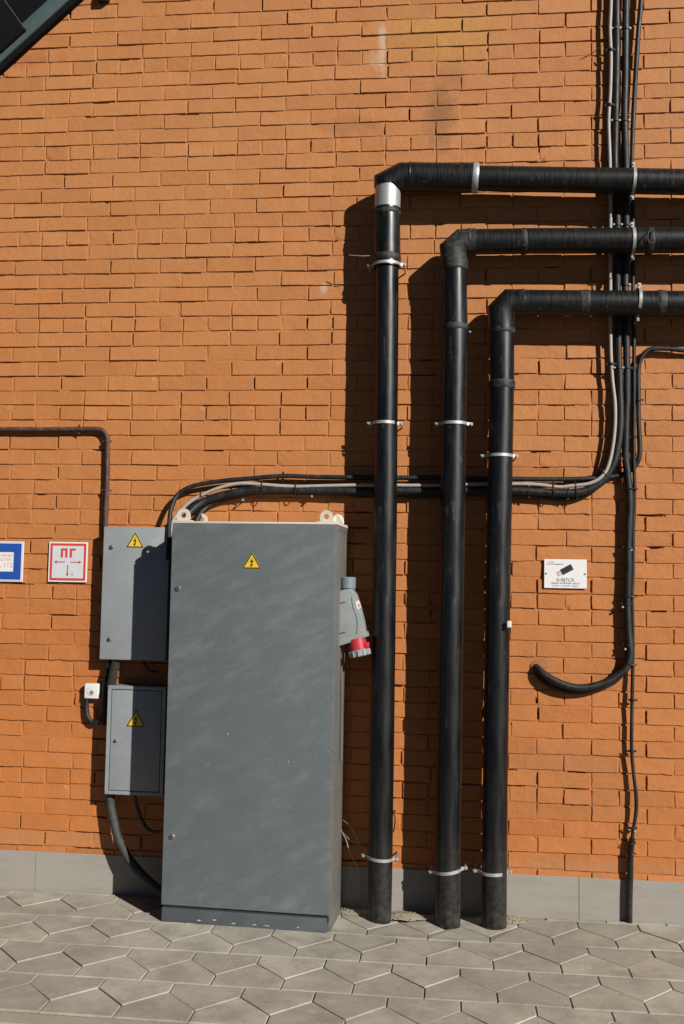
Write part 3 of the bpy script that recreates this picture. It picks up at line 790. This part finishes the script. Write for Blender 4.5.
hose = cable('power_cable', 'slim black cable coming in from the right edge, under the lowest pipe', 'cable',
    [(720, 352.5, -.03), (684, 350.5, -.03), (669, 348.8, -.03), (652, 349, -.03), (643, 355, -.03), (638.6, 368, -.03), (638.3, 390, -.03), (638.6, 420, -.03), (639.7, 452, -.028), (636.5, 464, -.022), (630, 471, -.016), (615.7, 476, -.014), (590, 478.5, -.030), (560, 479.3, -.034), (513, 479, -.034), (440, 478, -.034), (370, 477.6, -.034), (318, 477, -.034), (283, 476, -.036), (250, 478.5, -.04), (222, 481, -.04), (195, 485.5, -.045), (179, 493.5, -.055), (172, 506, -.075), (169.3, 522, -.095), (168, 560, -.10)],
    .0115, 'black_cable', group=GV)
for x, y in ((638.4, 400), ): clip(hose, x, y, -.032, r=.012, screw=None)
for x, y in ((283, 476.3),): clip(hose, x, y, -.034, True, r=.012, screw=None)
bm = new(); tube(bm, catmull([W(579, 60, -.002), W(590, 54, -.012), W(600, 47, -.02), W(611, 40, -.045)], 5), .0016, 6)
tag(finish('thin_wire', bm, 'shade_brown_conduit', smooth=60), 'thin stiff wire slanting across the bricks to the cables near the top', 'wire')

# wall patch where the cable goes in
p = W(538, 667, 0); bm = new(); ring = []
for k in range(14):
    a = 2*PI*k/14; ring.append((p.x+.036*math.cos(a)*(1+.25*noise.noise(Vector((math.cos(a)*2, math.sin(a)*2, 3)))), -.007, p.z+.030*math.sin(a)))
prism(bm, ring, (0, .03, 0), bev=.003)
tag(finish('mortar_patch', bm, 'brick_paint', smooth=40), 'rough round mortar patch where the cables enter the wall', 'patch')

# orange-painted conduit upper left, its shade put into a dark brown
con = cable('conduit_pipe', 'thin conduit, coloured dark for its shade, crossing from the left edge and bending down to the upper small box', 'conduit',
    [(-420, 428.5, -.028), (-60, 429.2, -.028), (0, 429.2, -.028), (50, 429.4, -.028), (92, 429, -.028), (102, 430.4, -.028), (107, 436.4, -.028), (107.6, 447, -.028), (107.2, 480, -.028), (106, 510, -.028), (105.3, 530, -.028)], .0125, 'shade_brown_conduit', wob=.0012)
for x, y, h in ((79, 429.8, 1), (107.5, 442, 0), (106.8, 491, 0)): clip(con, x, y-.6, -.028, bool(h), r=.0127, screw=None, mat='shade_brown_conduit')

# ------------------------------------------------------------------ warning triangle / lock
def tri_sign(parent, apex, bl, br, Y, label=None):
    A, L, Rr = W(*apex, Y), W(*bl, Y), W(*br, Y)
    cx = (L.x+Rr.x)/2; w = (Rr.x-L.x)/2*1.12; z0 = (L.z+Rr.z)/2-.004; h = w*1.70
    cz = z0+h/3
    bm = new()
    def T(s, y, mi):
        P = [Vector((cx+(x-0)*s, y, cz+(z)*s)) for x, z in ((-w, -h/3), (w, -h/3), (0, h*2/3))]
        prism(bm, P, (0, .0004, 0), mi)
    T(1.0, Y-.0010, 0); T(.965, Y-.0015, 1); T(.77, Y-.0020, 0)
    s = w/1.0
    Z = [(.14, .74), (-.26, .06), (-.02, .12), (-.12, -.26), (-.24, -.20), (-.04, -.52), (.16, -.10), (.03, -.18), (.22, .32), (.0, .26)]
    pts = [Vector((cx+x*s*.85, Y-.0025, cz+.02*s+z*s*.85)) for x, z in Z]
    prism(bm, pts, (0, .0004, 0), 1)
    bmesh.ops.recalc_face_normals(bm, faces=bm.faces[:])
    return part('warning_sign', bm, ['warning_yellow', 'sign_black'], parent, label=label)
def lock(parent, px, py, Y, r=.014):
    c = W(px, py, Y); bm = new()
    cyl(bm, c, c+Vector((0, -.004, 0)), r, 24, 0, .001)
    cyl(bm, c+Vector((0, -.004, 0)), c+Vector((0, -.0075, 0)), r*.72, 24, 0, .001)
    box(bm, c.x-.0018, c.x+.0018, c.y-.0082, c.y-.0070, c.z-.007, c.z+.007, 0, 1)
    box(bm, c.x-.006, c.x+.002, c.y-.0084, c.y-.0070, c.z-.0022, c.z+.0022, 0, 1)
    part('lock', bm, ['bolt_steel', 'sign_black'], parent, 35)

# ------------------------------------------------------------------ big cabinet
CYF = -.35
root = thing('electrical_cabinet', 'tall blue-grey metal cabinet standing on the paving with one lightning triangle', 'cabinet', (-.9, -.17, GZ))
tl, tr = W(170.0, 521.5, CYF), W(337.0, 525, CYF); bl_, br_ = W(163, 905, CYF), W(329.6, 912, CYF)
x0 = (tl.x+bl_.x)/2+.001; x1 = (tr.x+br_.x)/2+.000
zt = (tl.z+tr.z)/2; zb = W(250, 908.5, CYF).z
kick_top = zb-.006
# body
bm = new()
box(bm, x0+.004, x1+.001, CYF+.022, -.012, kick_top-.0035, zt-.006, .004)
box(bm, x0+.002, x1+.003, CYF+.034, -.014, zt-.030, zt-.004, .002)
part('body', bm, 'cabinet_side_paint', root, 30)
bm = new(); box(bm, x0-.002, x1+.005, CYF+.006, -.010, zt-.004, zt+.006, .0018); part('top_plate', bm, 'cream_paint', root, 30)
bm = new(); box(bm, x0+.010, x1-.006, CYF+.012, CYF+.030, kick_top-.03, zt-.02); part('door_gap_sheet', bm, 'dark_gap', root)  # near-black sheet, paints in the shade of the gap behind the door
# door: a shallow tray
bm = new(); box(bm, x0, x1, CYF, CYF+.019, zb, zt-.006, .003, seg=3)
door = part('door', bm, 'cabinet_door_paint', root, 30)
bm = new(); box(bm, x0+.002, x1-.012, CYF+.004, -.02, -.03, kick_top-.008, .003); part('plinth', bm, 'kick_plate_paint', root, 30)
bm = new()
box(bm, x1-.0118, x1+.001, CYF+.03, -.02, -.03, kick_top-.004, .0008)
part('side_plate', bm, 'cabinet_side_paint', root, 30)
lock(door, 178, 588.5, CYF); lock(door, 172, 836, CYF)
tri_sign(door, (252, 553), (243.5, 568), (261, 568), CYF)
# paint chips along the kick plate
random.seed(5)
for k in range(7):
    bm = new()
    x = x0+.05+random.random()*.72; z = GZ+.012+abs(random.gauss(0, .006)); w = random.uniform(.002, .012)
    P = [(x+w*math.cos(a)*random.uniform(.6, 1.2), CYF+.0034, z+.0022*math.sin(a)*random.uniform(.5, 1.3)) for a in [2*PI*i/7 for i in range(7)]]
    prism(bm, P, (0, .0008, 0))
    part('chipped_paint', bm, 'cream_paint', root)
# lifting eyes
def eye(cx, Y, ro=.031, ri=.0135, rot=0):
    bm = new(); zc = zt+.006+ro*.92; n = 24; th = .010
    fr, bk = [], []
    R = Matrix.Rotation(rot, 3, 'Z')
    def P(x, y, z): v = R @ Vector((x, y, 0)); return Vector((cx+v.x, Y+v.y, z))
    of, ob, inf, inb = [], [], [], []
    for k in range(n):
        a = 2*PI*k/n; c, s = math.cos(a), math.sin(a)
        ox, oz = ro*c, ro*s
        if s < 0: ox = ro*(c*(1+.35*(-s))); oz = max(oz, -ro*.92)
        of.append(bm.verts.new(P(ox, -th/2, zc+oz))); ob.append(bm.verts.new(P(ox, th/2, zc+oz)))
        inf.append(bm.verts.new(P(ri*c, -th/2, zc+ri*s))); inb.append(bm.verts.new(P(ri*c, th/2, zc+ri*s)))
    for k in range(n):
        j = (k+1) % n
        bm.faces.new((of[k], of[j], inf[j], inf[k])); bm.faces.new((ob[j], ob[k], inb[k], inb[j]))
        bm.faces.new((of[j], of[k], ob[k], ob[j])); bm.faces.new((inf[k], inf[j], inb[j], inb[k]))
    bmesh.ops.recalc_face_normals(bm, faces=bm.faces[:])
    box(bm, cx-.045, cx+.045, Y-.022, Y+.022, zt+.006, zt+.011, .001)
    part('lifting_eye', bm, 'cream_paint', root, 35)
pL = W(183.5, 515, CYF+.03); pR = W(327, 518, CYF+.03)
eye(pL.x, CYF+.03, .032, .0135); eye(pR.x, CYF+.03, .030, .0125)
eye(W(199, 518, -.045).x, -.045, .030, .0135); eye(W(337.5, 522, -.05).x-.01, -.045, .030, .0135, rad(35))
# gusset behind the left front eye
bm = new(); prism(bm, [Vector((x0+.012, CYF+.045, zt+.006)), Vector((x0+.075, CYF+.045, zt+.006)), Vector((x0+.055, CYF+.045, zt+.055))], (0, .006, 0), bev=.001)
part('corner_gusset', bm, 'cream_paint', root)
bm = new(); prism(bm, [Vector((x1-.004, CYF+.05, zt+.006)), Vector((x1-.004, -.05, zt+.006)), Vector((x1-.004, CYF+.06, zt+.05))], (-.006, 0, 0), bev=.001)
part('corner_gusset', bm, 'cream_paint', root)
root.rotation_euler = (0, 0, -.045); root.location.y -= .028; root.location.x += .011
# socket on the right-hand side of the cabinet
SY = -.225
def sp(x, y, Y=SY): return W(x, y, Y)
bm = new()
prof = [(334, 592), (351.5, 588.5), (356, 594), (360, 606), (364, 622), (366.2, 636), (334, 643)]
prism(bm, [sp(*q) for q in prof], (0, .085, 0), bev=.006)
sock = part('power_socket', bm, 'grey_plastic', root, 35)
bm = new(); prism(bm, [sp(*q, SY-.004) for q in [(334, 640.5), (366.5, 631.5), (368, 636.5), (334, 648)]], (0, .094, 0), bev=.003); part('socket_flange', bm, 'grey_plastic', sock, 35)
bm = new(); a, b = sp(348.3, 589, SY+.04), sp(348.6, 577, SY+.04); cyl(bm, a, b, .037, 24, bev=.005)
cyl(bm, sp(348.3, 590.5, SY+.04), a, .034, 24); part('cable_gland', bm, 'blue_grey_plastic', sock, 35)
bm = new(); a, b = sp(357.0, 638, SY+.03), sp(359.6, 650, SY+.03); cyl(bm, a, b, .042, 28, bev=.003)
q = sp(367, 645, SY+.0); box(bm, q.x-.012, q.x+.012, q.y, q.y+.03, q.z-.012, q.z+.014, .004); part('socket_ring', bm, 'red_plastic', sock, 35)
bm = new(); d = (b-a).normalized(); t = bmesh.new()
cyl(bm, b-d*.004, b+d*.028, .0475, 28, bev=.004)
for k in range(12):
    an = 2*PI*k/12; u = d.cross(Vector((0, 1, 0))).normalized(); w = d.cross(u)
    c = b+d*.012+(u*math.cos(an)+w*math.sin(an))*.048
    cyl(bm, c-d*.012, c+d*.014, .0045, 8)
part('locking_collar', bm, 'grey_plastic', sock, 35)
bm = new(); prism(bm, [sp(*q, SY-.001) for q in [(356.2, 602), (359.6, 600), (361.8, 607.5), (357.8, 609.5)]], (0, .002, 0)); 
prism(bm, [sp(*q, SY-.0016) for q in [(358.6, 604.2), (360.2, 603.4), (361, 606.6), (359.2, 607.6)]], (0, .001, 0), 1); part('socket_sticker', bm, ['sign_white', 'sign_faded_red'], sock)
bm = new()
for a, b in (((334, 604.5), (346, 602)), ((334, 634.8), (346, 632))):
    prism(bm, [sp(a[0], a[1]-.5, SY-.0012), sp(b[0], b[1]-.3, SY-.0012), sp(b[0], b[1]+.5, SY-.0012), sp(a[0], a[1]+.8, SY-.0012)], (0, .002, 0))
tube(bm, catmull([sp(352.5, 597, SY-.001), sp(353.5, 606, SY-.001), sp(356.5, 614, SY-.001), sp(358, 622, SY-.001), sp(357.5, 634, SY-.001)], 4), .0012, 6)
part('housing_seam', bm, 'sign_black', sock)
bm = new(); tube(bm, [sp(341.5, 645, SY+.05), sp(342, 700, SY+.06), sp(341.2, 760, SY+.06)], .004, 8); part('earth_wire', bm, 'cabinet_side_paint', root, 40)

# ------------------------------------------------------------------ small boxes
def door_box(label, TL, BR, Y, depth, inset):
    a, b = W(*TL, Y), W(*BR, Y)
    r = thing('junction_box', label, 'electrical box', ((a.x+b.x)/2, Y/2, b.z), 'small grey electrical boxes on the wall')
    bm = new(); box(bm, a.x, b.x, Y+.014, -.010, b.z, a.z, .003); part('body', bm, 'box_paint', r, 30)
    if inset:
        bm = new(); t = .017
        # frame round a recessed door
        for q in ((a.x, b.x, a.z-t, a.z), (a.x, b.x, b.z, b.z+t), ):
            box(bm, q[0], q[1], Y+.0, Y+.0145, q[2], q[3], .002)
        box(bm, a.x, a.x+t, Y, Y+.0145, b.z+t-.0005, a.z-t+.0005, 0); box(bm, b.x-t, b.x, Y, Y+.0145, b.z+t-.0005, a.z-t+.0005, 0)
        part('frame', bm, 'box_paint', r, 30)
        bm = new(); box(bm, a.x+t-.001, b.x-t+.001, Y+.008, Y+.0142, b.z+t-.001, a.z-t+.001); part('door_gap', bm, 'dark_gap', r)
        bm = new(); box(bm, a.x+t+.0035, b.x-t-.0035, Y+.001, Y+.0075, b.z+t+.0035, a.z-t-.0035, .002)
    else:
        bm = new(); box(bm, a.x-.002, b.x+.002, Y, Y+.0138, b.z-.002, a.z+.002, .003)
    return r, part('door', bm, 'box_paint', r, 30)
UY, LY = -.090, -.114
r, d = door_box('upper small grey box beside the tall cabinet, hung under the dark conduit', (104.4, 527), (165.3, 660.5), UY, .1, False)
lock(d, 111.5, 547.3, UY, .012); lock(d, 109.3, 639.5, UY, .012); tri_sign(d, (135, 532.5), (127, 546.8), (143, 546.8), UY)
bm = new(); tube(bm, catmull([W(143, 659, -.05), W(146, 667, -.06), W(152, 671.5, -.06), (W(158, 672, -.05))], 5), .007, 8); part('cable_tail', bm, 'grey_conduit', r, 40)
r, d = door_box('lower small grey box beside the tall cabinet, with a recessed door', (108.2, 685.5), (162.6, 796.5), LY, .12, True)
lock(d, 115.6, 740.8, LY+.001, .009); tri_sign(d, (135.2, 711), (127, 726), (144.6, 726), LY+.001)

# odds and ends around the boxes
c1 = cable('cable_hose', 'fat grey hose curving from under the lower small box to the cabinet foot', 'hose',
    [(111, 790, -.06), (110.5, 803, -.06), (113, 818, -.07), (118, 838, -.08), (127, 856, -.10), (138, 870, -.12), (150, 882, -.15), (166, 896, -.20), (180, 903, -.22)], .021, 'grey_conduit')
c2 = cable('thin_cable', 'thin grey cable drooping below the lower small box', 'cable',
    [(134, 790, -.06), (137, 806, -.06), (142, 820, -.07), (148, 829, -.08), (157, 832, -.10), (168, 828, -.14)], .0085, 'grey_conduit')
c3 = cable('cable_hose', 'short black hose rising between the two small boxes', 'hose',
    [(104.5, 725, -.05), (105, 700, -.05), (105.5, 683, -.05), (108, 670, -.045), (110, 655, -.045)], .013, 'black_cable')
bm = new(); tube(bm, densify([W(110.5, 688, -.075), W(113, 676, -.075), W(115.5, 662, -.07)], .008), [.022, .020, .024, .019, .023], 12, wob=.008, wf=40)
tag(finish('rag_bundle', bm, 'old_cloth', smooth=50), 'brown rag wound round the cable between the two small boxes', 'rag')
p = W(91, 691, 0)
root = thing('wall_outlet', 'small white square outlet on the bricks, left of the lower box', 'outlet', (p.x, 0, p.z))
q = W(91.2, 691.3, -.045)
bm = new(); box(bm, q.x-.038, q.x+.038, -.045, .0, q.z-.038, q.z+.038, .010, seg=3); part('housing', bm, 'white_plastic', root, 35)
bm = new(); cyl(bm, Vector((q.x, -.045, q.z)), Vector((q.x, -.0475, q.z)), .021, 24, bev=.001)
cyl(bm, Vector((q.x+.003, -.0476, q.z-.006)), Vector((q.x+.003, -.049, q.z-.006)), .011, 16, mi=1); part('socket_face', bm, ['white_plastic', 'print_grey'], root, 35)
bm = new(); tube(bm, catmull([W(86.8, 698, -.024), W(86.5, 709, -.026), W(88.5, 718, -.028), (W(94, 723, -.03)), W(100, 720, -.035), W(104, 711, -.04), W(108, 703, -.045)], 6), .012, 12); part('cable_loop', bm, 'black_cable', root, 50)

# loose wires by the cabinet foot
def wire(label, pts, r=.0022, mat='sign_black'):
    P = [W(*p) for p in pts]; bm = new(); tube(bm, catmull(P, 6), r, 6)
    tag(finish('loose_wire', bm, mat, smooth=60), label, 'wire')
wire('stiff bright wire hanging from the cabinet side down to the plinth', [(338, 823, -.10), (342, 832, -.08), (346, 840, -.06), (350, 853, -.05), (355, 863, -.045), (358.5, 873, -.04), (358.5, 885, -.035), (358, 897, -.03)], .0026, 'galvanised_steel')
wire('dark loop of wire bending from the cabinet side towards the left pipe', [(338, 823, -.09), (339, 829, -.08), (346, 836, -.06), (352, 842, -.05), (359, 845, -.04), (354, 833, -.04), (350, 826, -.045), (343, 820, -.06)], .0028, 'bolt_steel')
wire('black wire dangling straight down the back edge of the cabinet', [(337.5, 821, -.12), (337.3, 835, -.11), (338.5, 850, -.10), (338, 858, -.10)], .0035)

# ------------------------------------------------------------------ signs
def sign_root(name, label, x, y): 
    p = W(x, y, 0); return thing(name, label, 'sign', (p.x, -.004, p.z))
def rect(bm, a, b, c, d, Y, mi, th=.0006, bev=0):
    """pixel box a..b by c..d on the sheet at depth Y"""
    P, Q = W(a, c, Y), W(b, d, Y); P2, Q2 = W(b, c, Y), W(a, d, Y)
    xa, xb = (P.x+Q2.x)/2, (Q.x+P2.x)/2; za, zb_ = (P.z+P2.z)/2, (Q.z+Q2.z)/2
    box(bm, xa, xb, Y, Y+th, zb_, za, bev, mi)
    return (xa+xb)/2, (za+zb_)/2, xb-xa, za-zb_
# hydrant sign
r = sign_root('hydrant_sign', 'small square white sign with a red frame, two red letters and three arrows', 68, 562)
SYY = -.012
bm = new(); cx, cz, w, h = rect(bm, 48.6, 87.2, 542, 582, SYY, 0, .006, .001)
w2 = w/2
def sq(s, Y, mi): box(bm, cx-w2*s, cx+w2*s, Y, Y+.0005, cz-h/2*s, cz+h/2*s, 0, mi)
sq(.93, SYY-.0006, 1); sq(.81, SYY-.0012, 2)
Yt = SYY-.0018; u = w/40
def bx(x0, x1, z0, z1, mi=1): box(bm, cx+x0*u, cx+x1*u, Yt, Yt+.0005, cz+z0*u, cz+z1*u, 0, mi)
bx(-7.5, -5.2, 4.4, 13.5); bx(-2.9, -.6, 4.4, 13.5); bx(-5.2, -2.9, 11.4, 13.5)     # П
bx(1.8, 4.1, 4.4, 13.5); bx(4.1, 7.8, 11.4, 13.5)                                    # Г
bx(-12, -3, -.6, .4); bx(3, 12, -.6, .4); bx(-.55, .55, -12, -3)
for P in ([(-14.5, -.1), (-11.5, 1.5), (-11.5, -1.7)], [(14.5, -.1), (11.5, 1.5), (11.5, -1.7)], [(-1.6, -11.5), (1.6, -11.5), (0, -14.5)]):
    prism(bm, [Vector((cx+x*u, Yt, cz+z*u)) for x, z in P], (0, .0005, 0), 1)
text_into(bm, '5', .022, Matrix.Translation((cx+5*u, Yt, cz-12.5*u)) @ Matrix.Rotation(PI/2, 4, 'X'), 1)
bmesh.ops.recalc_face_normals(bm, faces=bm.faces[:])
part('panel', bm, ['sign_white', 'sign_red', 'sign_grey'], r)
# blue sign at the left edge
r = sign_root('address_sign', 'blue-bordered square sign with pink print, cut by the left edge of the picture', 3, 561)
bm = new(); cx, cz, w, h = rect(bm, -17.5, 23.2, 541.3, 581.5, SYY, 0, .006, .001); w2 = w/2
sq(.955, SYY-.0005, 3); sq(.93, SYY-.0010, 0) ; sq(.90, SYY-.0014, 1)
box(bm, cx-w2*.48, cx+w2*.53, SYY-.0024, SYY-.0019, cz-h/2*.50, cz+h/2*.46, 0, 0)
for z, s, t in ((.052*0+.030, .026, 'ПОЖАРНЫЙ'), (.010, .026, 'ВОДОЁМ'), (-.020, .036, '01, 112')):
    text_into(bm, t, s*.72 if s < .03 else s*.95, Matrix.Translation((cx+.004, SYY-.0028, cz+z)) @ Matrix.Rotation(PI/2, 4, 'X'), 2)
part('panel', bm, ['sign_white', 'sign_blue', 'sign_faded_red', 'sign_pale_blue'], r)
# white plaque
r = sign_root('wall_plaque', 'white plaque right of the pipes showing a black memory stick', 565, 574)
bm = new(); cx, cz, w, h = rect(bm, 544.2, 586.8, 559.3, 588.3, -.014, 0, .008, .0012)
Yt = -.0148; u = w/42
M = lambda x, z: Vector((cx+x*u, Yt, cz+z*u))
def rot_rect(x, z, w_, h_, a, mi, y=0):
    c, s = math.cos(a), math.sin(a)
    P = [Vector((cx+(x+dx*c-dz*s)*u, Yt-y, cz+(z+dx*s+dz*c)*u)) for dx, dz in ((-w_/2, -h_/2), (w_/2, -h_/2), (w_/2, h_/2), (-w_/2, h_/2))]
    prism(bm, P, (0, .0005, 0), mi)
an = rad(29)
rot_rect(1.3, 4.2, 12.2, 6.2, an, 1); rot_rect(-6.4, .1, 3.8, 4.4, an, 2); rot_rect(-6.0, -.2, 1.6, 1.2, an, 0, .0006)
for s_, sz, x, z, mi in (('SUBJTCR', .022, -.2, -6.3, 3), ('ОБМЕН ФАЙЛАМИ ЗДЕСЬ', .0105, -.2, -9.6, 3), ('вставьте и копируйте данные', .0088, .2, -12.0, 3), ('точка', .010, -14, 11.6, 3), ('обмена данными', .0098, -10.5, 9.6, 3)):
    text_into(bm, s_, sz, Matrix.Translation((cx+x*u, Yt-.0004, cz+z*u)) @ Matrix.Rotation(PI/2, 4, 'X'), mi)
part('panel', bm, ['sign_white', 'sign_black', 'sign_faded_red', 'print_grey'], r)
for s in (-1, 1):
    b2 = new(); cyl(b2, Vector((cx+s*(w/2-.009), -.014, cz+.0)), Vector((cx+s*(w/2-.009), -.017, cz)), .0045, 10, bev=.001); part('screw', b2, 'bolt_steel', r, 35)

# ------------------------------------------------------------------ canopy at top left
root = thing('steel_canopy', 'dark sloping steel canopy edge cutting across the top left corner', 'canopy', (-2.3, -.1, 4.4))
def sl(x, y, Y): return W(x, y, Y)
a0, a1 = W(0, 75.5, -.01), W(83, 0, -.01)
dr = (a1-a0); dr.y = 0; dr.normalize(); nu = Vector((-dr.z, 0, dr.x))
if nu.z < 0: nu = -nu
s0, s1 = a0-dr*1.6, a0+dr*2.0
def slab(off0, off1, ya, yb, mat, name, bev=.003, e0=None, e1=None):
    p0, p1 = e0 or s0, e1 or s1
    bm = new(); P = [p0+nu*off0, p1+nu*off0, p1+nu*off1, p0+nu*off1]
    P = [Vector((p.x, ya, p.z)) for p in P]
    prism(bm, P, (0, yb-ya, 0), bev=bev)
    return part(name, bm, mat, root, 30)
slab(0, .034, -.040, -.008, 'canopy_soffit_shade', 'lower_flange')
slab(.020, .098, -.062, -.0405, 'canopy_green', 'edge_beam', .002)
slab(.099, .9, -.058, -.010, 'canopy_black', 'roof_panel')
# rib crossing the panel
c = W(24, 28, -.08); bm = new()
rr = (W(4, 0, -.08)-c); rr.y = 0; rr.normalize(); sd = Vector((-rr.z, 0, rr.x))
P = [c-sd*.004, c+sd*.004, c+sd*.004+rr*1.0, c-sd*.004+rr*1.0]; P = [Vector((p.x, -.078, p.z)) for p in P]
prism(bm, P, (0, .016, 0)); part('rib', bm, 'canopy_green', root)
P = [c-rr*.01, c+rr*1.0, c+rr*1.0-dr*.9, c-dr*.9]; P = [Vector((p.x, -.082, p.z)) for p in P]
bm = new(); prism(bm, P, (0, .024, 0), bev=.001); part('side_panel', bm, 'canopy_black', root, 30)
p = W(103, -4, -.03); bm = new(); box(bm, p.x-.03, p.x+.03, -.05, 0, p.z-.022, p.z+.03, .006); tube(bm, [p+Vector((0, 0, 0)), p+Vector((0, 0, .2))], .014, 10)
tag(finish('cable_bracket', bm, 'sign_black', smooth=40), 'black bracket peeking in at the very top edge of the wall', 'bracket')

# ------------------------------------------------------------------ light
a, b = .99, .71
L = Vector((a, -1, b)).normalized()
el = math.asin(L.z); az = math.atan2(L.x, L.y)      # azimuth from +Y towards +X
sun = bpy.data.objects.new('sun', bpy.data.lights.new('sun', 'SUN')); C.objects.link(sun)
sun.data.energy = 5.0; sun.data.angle = rad(.53); sun.data.color = (1, .972, .91)
sun.rotation_euler = (-L).to_track_quat('-Z', 'Y').to_euler(); sun.location = (6, -6, 6)
w = bpy.data.worlds.new('World'); S.world = w; w.use_nodes = True
nt = w.node_tree; nt.nodes.clear()
sky = nt.nodes.new('ShaderNodeTexSky'); sky.sky_type = 'NISHITA'; sky.sun_disc = False
sky.sun_elevation = el; sky.sun_rotation = az; sky.air_density = .14; sky.dust_density = 0; sky.ozone_density = 1
bg = nt.nodes.new('ShaderNodeBackground'); bg.inputs[1].default_value = .05
out = nt.nodes.new('ShaderNodeOutputWorld'); nt.links.new(sky.outputs[0], bg.inputs[0]); nt.links.new(bg.outputs[0], out.inputs[0])
S.render.engine = 'CYCLES'
S.view_settings.view_transform = 'Standard'; S.view_settings.look = 'None'
S.view_settings.exposure = .50; S.view_settings.gamma = 1
